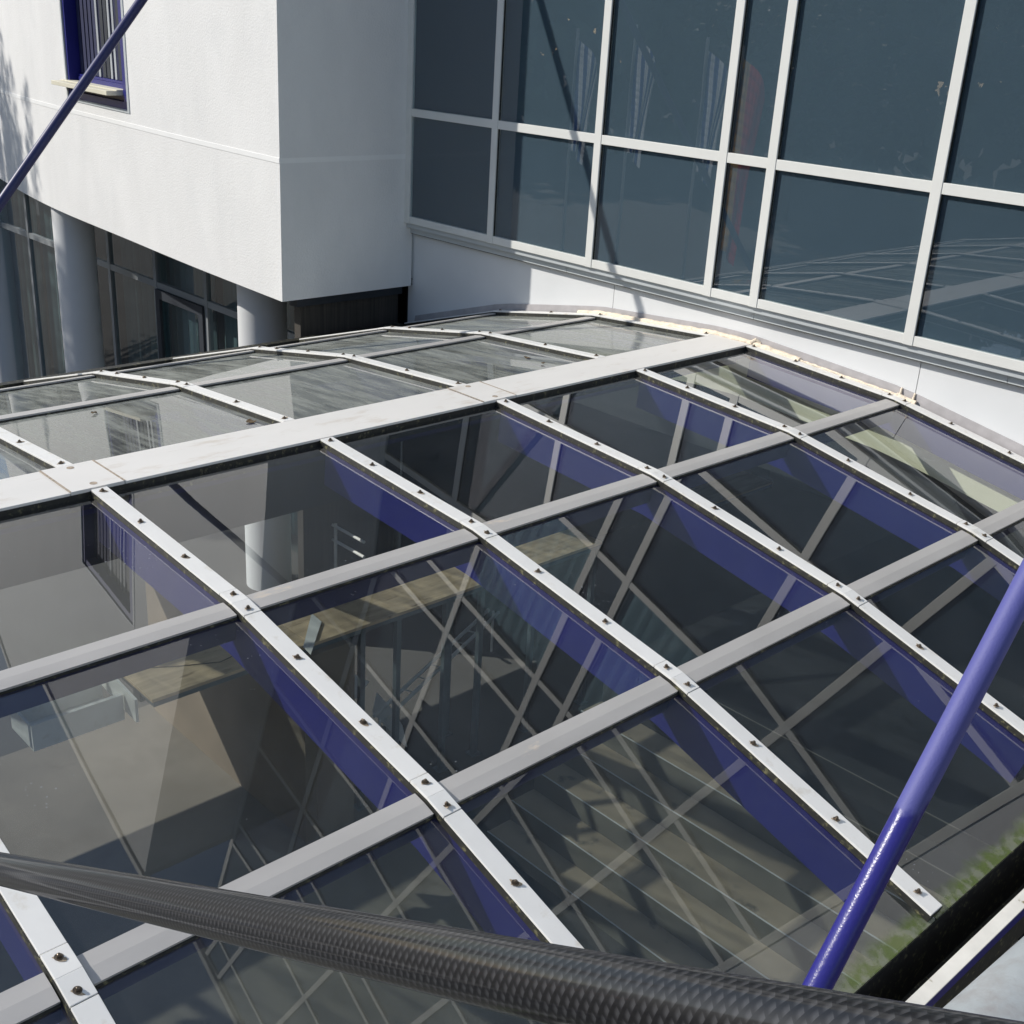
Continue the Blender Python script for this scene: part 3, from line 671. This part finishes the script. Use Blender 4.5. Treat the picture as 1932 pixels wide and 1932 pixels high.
for n_, (pl, lab) in enumerate((([(400,740),(465,795),(395,1010),(345,960)], 'pale upright offcut just below the middle plywood board'),
        ([(530,880),(580,920),(585,1040),(680,1140),(780,1190),(695,1300),(600,1250),(575,1190),(525,1140)], 'crooked pale sheet offcut beside the second rib cap'),
        ([(830,1260),(930,1370),(1000,1480),(1030,1620),(960,1560),(800,1390)], 'curved pale offcut nearest the ladder foot'))):
    z = (-2.19, -3.3, -3.5)[n_]
    P = [onz(*kz(x, y), z) for x, y in pl]; b = MB(); m_ = len(P)
    b.poly([p+Vector((0,0,.008)) for p in P]); b.poly(P[::-1])
    for k in range(m_): b.poly([P[k], P[(k+1)%m_], P[(k+1)%m_]+Vector((0,0,.008)), P[k]+Vector((0,0,.008))])
    if z < -3:
        c_ = sum(P, Vector())/m_; b.box(c_.x-.03, c_.x+.03, c_.y-.03, c_.y+.03, FLOOR, z-.001)
    tag(b.build('offcut', M_cap), lab, 'offcut', 'pale offcuts in the stairwell')
# bright railing beside the column
b = MB()
for z in (-2.69,-2.85,-3.33): b.tube([(-4.70,-.8,z),(-3.62,-.8,z)], .016, 12)
for x in (-4.69,-4.1): b.tube([(x,-.8,FLOOR),(x,-.8,-2.66)], .018, 12)
tag(b.build('railing', M_cap, smooth=True), 'low steel railing catching the sun beside the round column under the wing', 'railing')

# ================================================================== STRUTS, POLE, HANDRAIL
def pix(px, py): return (fw + rt*((px-966)/FPX) + up*((966-py)/FPX))
A = Vector((-3.605,-3.915,.765)); B = Vector((-3.697,-2.786,2.045)); d = (B-A)
s1 = MB(); P0 = A-d*1.14; P1 = A+d*3.3
s1.tube([P0+(P1-P0)*k/6 for k in range(7)], .034, 28)
o = s1.build('steel_strut', M_blue_dark, smooth=True); tag(o, 'thin dark blue steel strut slanting across the upper left, in front of the window', 'strut', 'blue struts slanting up from the canopy eaves')
b = MB(); b.box(P0.x-.06, P0.x+.06, P0.y-.09, P0.y+.09, P0.z-.05, P0.z+.02); b.build('foot_plate', M_blue_dark, o)
X2 = 3.79
def onx(px, py, X):
    D = pix(px, py); t = (X-CAM.x)/D.x; return CAM + D*t
A = onx(1537,1872,X2); B = onx(1874,1222,X2); d = B-A
ztop = -.02
o = None
s2 = MB(); P0 = A-d*.30; P1 = A+d*4.2
s2.tube([P0+(P1-P0)*k/8 for k in range(9)], .036, 40)
o = s2.build('steel_strut', strutmat(onx(1800,1408,X2).z-.11), smooth=True); tag(o, 'thick bright blue steel strut at lower right with paler, duller upper half', 'strut', 'blue struts slanting up from the canopy eaves')
b = MB(); b.box(P0.x-.05, P0.x+.02, P0.y-.09, P0.y+.09, P0.z-.05, P0.z+.02); b.build('foot_plate', M_blue, o)
# carbon pole, close to the camera
SCL = .80
A = CAM + pix(0,1639)*(1.70*SCL); B = CAM + pix(868,1820)*(.783*SCL)
d = (B-A); L = d.length
cp = MB(); P0 = A-d*1.6; P1 = B+d*.62
cp.tube([P0+(P1-P0)*k/20 for k in range(21)], .0225*SCL, 64)
tag(cp.build('carbon_pole', M_carbon, smooth=True), 'glossy black carbon fibre pole crossing the whole bottom foreground', 'pole')
# handrail pipe bottom right
hp = MB(); A = CAM + pix(1932,1766)*2.17; B = CAM + pix(1762,1916.6)*2.0
ed = (B-A).normalized(); vw = pix(1850,1840).normalized(); side = ed.cross(vw).normalized()
if side.dot(rt) < 0: side = -side
R2 = .10
P0 = A - ed*2.2 + side*R2; P1 = B + ed*1.8 + side*R2
hp.tube([P0+(P1-P0)*k/8 for k in range(9)], R2, 48)
tag(hp.build('handrail_pipe', M_galv, smooth=True), 'thick dull galvanised pipe rail in the bottom right corner', 'pipe')

# ================================================================== SMALL DEBRIS ON THE LEFT PANES
def debris(x, y, size, m, name, label, cat):
    b = MB(); z = prof_z(x)-.034
    n = 7; pts = [(x+size*math.cos(a)*random.uniform(.5,1), y+size*math.sin(a)*random.uniform(.5,1), z+random.uniform(.001,.012)) for a in [k*2*math.pi/n for k in range(n)]]
    b.poly(pts + []); b.poly([(p[0], p[1], p[2]+.003) for p in pts][::-1])
    for k in range(n):
        q, r = pts[k], pts[(k+1) % n]; b.poly([q, r, (r[0],r[1],r[2]+.003), (q[0],q[1],q[2]+.003)])
    return tag(b.build(name, m, recalc=False), label, cat)
M_dleaf = surf('dead_leaf', (.13,.09,.05), .9, .3, 40)
debris(-.55, -3.86, .035, M_dleaf, 'dead_leaf', 'curled brown leaf on the dusty pane right beside the ridge above the second rib', 'leaf')
debris(-1.30, -4.42, .020, M_dleaf, 'dead_leaf', 'small dark leaf on the left pane between the two nearest ribs', 'leaf')
debris(-.75, -1.55, .030, M_dleaf, 'dead_leaf', 'crumpled leaf on the pane nearest the wall beside the ridge', 'leaf')
debris(-.55, -1.60, .018, M_dleaf, 'dead_leaf', 'tiny dark leaf closest to the ridge near the wall', 'leaf')
b = MB(); b.tube([(-2.35,-4.93,-.20),(-2.31,-4.90,-.192)], .006, 8); b.tube([(-2.31,-4.90,-.192),(-2.295,-4.888,-.19)], .0062, 8, mi=1)
tag(b.build('cigarette_butt', [M_rust, M_beige]), 'orange cigarette butt lying beside a far left cap strip', 'cigarette')

# ================================================================== WHAT THE GLASS MIRRORS: trees, flags behind the camera
def make_tree(h, r, trunk_h, n, leaf=.16, upright=False):
    root = empty('tree', 'tree', 'tree')
    t = MB(); t.tube([(0,0,0),(.05,0,trunk_h*.5),(0,.05,trunk_h),(.08,.02,h*.75),(0,0,h*.95)], .2, 10, rads=[.22,.18,.15,.08,.02])
    limbs = []
    for k in range(14):
        a = random.uniform(0, 6.28); z0 = trunk_h*random.uniform(.8,1)+(h*.7-trunk_h)*random.random(); L = r*random.uniform(.5,.9)
        e = Vector((math.cos(a)*L, math.sin(a)*L, z0+random.uniform(.4,1.4))); t.tube([(0,0,z0),(e.x*.5,e.y*.5,(z0+e.z)/2+.1),e], .05, 6, rads=[.07,.045,.015]); limbs.append(e)
    t.build('trunk', M_bark, root, smooth=True)
    c = MB(); cl = [(e, random.uniform(.5,1.0)*r*.42) for e in limbs]
    for k in range(22):
        a = random.uniform(0,6.28); u = random.random(); zz = trunk_h*.9+(h-trunk_h*.9)*u; rr = r*math.sin(math.pi*min(1,max(.12,u*.9+.1)))*random.uniform(.3,.9)
        cl.append((Vector((math.cos(a)*rr, math.sin(a)*rr, zz)), r*random.uniform(.22,.4)))
    for k in range(n):
        e, q = random.choice(cl); v = Vector((random.gauss(0,1),random.gauss(0,1),random.gauss(0,1))).normalized()*q*random.uniform(.5,1)**.5
        p = e+v; s = leaf*random.uniform(.6,1.3); a1 = Vector((random.gauss(0,1),random.gauss(0,1),random.gauss(0,.6))).normalized(); a2 = a1.cross(Vector((random.gauss(0,1),random.gauss(0,1),random.gauss(0,1)))).normalized()
        c.poly([p-a1*s, p+a2*s*.45, p+a1*s, p-a2*s*.45])
    c.build('crown', M_leaf, root, recalc=False); return root
base = make_tree(11, 3.6, 2.6, 5200, .20)
spots = [(-20,-30,1,'broad green tree far behind, leftmost of the row across the yard'),(-12,-33,1.1,'broad green tree second from the left in the row across the yard'),
         (-5,-31,.95,'green tree third from the left in the row across the yard'),(3,-34,1.15,'tallest green tree in the middle of the row across the yard'),
         (10,-32,1,'green tree right of the tallest one across the yard'),(17,-30,1.05,'green tree second from the right in the row across the yard'),
         (24,-28,.9,'shortest green tree at the right end of the row across the yard'),(30,-18,1.1,'green tree standing alone to the right of the yard')]
for i, (x, y, s, lab) in enumerate(spots):
    r = base
    if i:
        r = base.copy(); scene.collection.objects.link(r)
        for ch in base.children: link_copy(ch, r)
    r.location = (x, y, FLOOR); r.scale = (s, s, s); r.rotation_euler = (0, 0, i*1.3); tag(r, lab, 'tree', 'trees across the yard')
wd = MB()
for k in range(42000):
    x = random.uniform(-75, 75); y = random.uniform(-50, -40); hh = 16+2.5*math.sin(x*.21)+1.5*math.sin(x*.57+1)
    z = FLOOR+hh*random.random()**.8
    s = random.uniform(.35,.75); p = Vector((x,y,z)); a1 = Vector((random.gauss(0,1),random.gauss(0,.5),random.gauss(0,.8))).normalized(); a2 = a1.cross(Vector((random.gauss(0,.3),1,random.gauss(0,.3)))).normalized()
    wd.poly([p-a1*s, p-a2*s*.6, p+a1*s, p+a2*s*.6])
tag(wd.build('wood', M_leaf, recalc=False), kind='stuff')
# whippy shrub-like tree whose shoots throw the streaky shadow on the wing
wt = empty('whip_tree', 'slender leafy tree left of the white wing throwing streaky shadows on it', 'tree')
bx, by = -17.9, -7.9
t = MB(); c = MB()
for k in range(64):
    a = random.uniform(0, 6.28); rr = abs(random.gauss(0, 1.1)); 
    x = bx-1.0+math.cos(a)*rr*1.9; y = by+math.sin(a)*rr*.9
    top = 8.4+random.uniform(-1.6,.9)-.75*max(0, x-bx+1)
    pts = [(bx-1,by,FLOOR),(bx-1+(x-bx+1)*.4,by+(y-by)*.4,-.5),(x,y,top*.55),(x+random.uniform(-.1,.1),y,top)]
    t.tube(pts, .03, 6, rads=[.09,.05,.03,.006])
    for q in range(260):
        u = random.random()**.7; zz = .5+(top-.5)*u
        sp = .34*(1-u)+.03; f = min(1, max(0, (zz+.5)/(top*.55+.5)))
        px_ = bx-1+(x-bx+1)*(.4+.6*f)+random.gauss(0,sp); py_ = by+(y-by)*(.4+.6*f)+random.gauss(0,sp)
        p = Vector((px_,py_,zz)); s = random.uniform(.05,.10); a1 = Vector((random.gauss(0,.5),random.gauss(0,.5),1)).normalized(); a2 = a1.cross(Vector((random.gauss(0,1),random.gauss(0,1),.1))).normalized()
        c.poly([p-a1*s, p+a2*s*.35, p+a1*s, p-a2*s*.35])
t.build('trunk', M_bark, wt, smooth=True); c.build('crown', M_leaf, wt, recalc=False)

def flagmat(name, cols, n, axis=2, vert=False):
    m, t = mat(name); L = t.links.new; o = N(t, 'ShaderNodeOutputMaterial'); p = N(t, 'ShaderNodeBsdfTranslucent')
    uv = N(t, 'ShaderNodeUVMap'); uv.uv_map = 'UVMap'; s = N(t, 'ShaderNodeSeparateXYZ'); L(uv.outputs[0], s.inputs[0])
    a = N(t, 'ShaderNodeMath', operation='MULTIPLY'); a.inputs[1].default_value = 1; L(s.outputs[1], a.inputs[0])
    cr = N(t, 'ShaderNodeValToRGB'); cr.color_ramp.interpolation = 'CONSTANT'
    e = cr.color_ramp.elements; e[0].color = (*cols[0],1); e[1].position = 1/n; e[1].color = (*cols[1 % len(cols)],1)
    for k in range(2, n): q = e.new(k/n); q.color = (*cols[k % len(cols)],1)
    L(a.outputs[0], cr.inputs[0]); L(cr.outputs[0], p.inputs[0]); L(p.outputs[0], o.inputs['Surface']); return m
F_str = flagmat('blue_white_stripes', [(.75,.77,.8),(.05,.12,.4)], 9)
F_rb = flagmat('yellow_red_stripes', [(.62,.45,.03),(.6,.10,.04),(.6,.04,.04)], 3)
def flag(x, y, zt, m, label, w=1.0, hgt=2.0):
    r = empty('flag_on_pole', label, 'flag', 'flags on poles across the yard')
    p = MB(); p.tube([(x,y,FLOOR),(x,y,zt+.3)], .045, 12); p.build('pole', M_frame, r, smooth=True)
    f = MB(); nx, nz_ = 10, 16
    def P(i, j):
        u, v = i/nx, j/nz_; droop = u*u*.9
        return (x+.05+w*u*(.55-.25*v), y+.10*math.sin(u*7+v*3), zt-hgt*v-droop*(.4+.6*(1-v)))
    for i in range(nx):
        for j in range(nz_):
            f.poly([P(i,j),P(i+1,j),P(i+1,j+1),P(i,j+1)], 0, [(j/nz_,i/nx),(j/nz_,(i+1)/nx),((j+1)/nz_,(i+1)/nx),((j+1)/nz_,i/nx)])
    o = f.build('flag_cloth', m, r, smooth=True, recalc=False); sd = o.modifiers.new('thickness','SOLIDIFY'); sd.thickness = .004
def mirror_at(px, py, Ym):   # where something at depth Ym behind the camera shows at that spot of the panes
    D = pix(px, py); t = (-.075-CAM.y)/D.y; H = CAM+D*t; k = (-.075-Ym)/D.y
    return H + Vector((D.x, 0, D.z))*k
for px, py, m, lab in ((1090,75,F_str,'blue and white striped flag on its pole, mirrored in the second window bay'),
                       (1200,70,F_str,'striped flag on its pole, mirrored at left of the third window bay'),
                       (1335,95,F_str,'striped flag on its pole, mirrored at right of the third window bay'),
                       (1400,110,F_rb,'red and yellow flag on its pole, mirrored in the narrow window bay')):
    q = mirror_at(px, py, -18)
    flag(q.x, -18, q.z, m, lab, 1.5, 2.9 if m is F_str else 4.6)
print('bolts', bolt_count, 'objects', len(scene.objects))
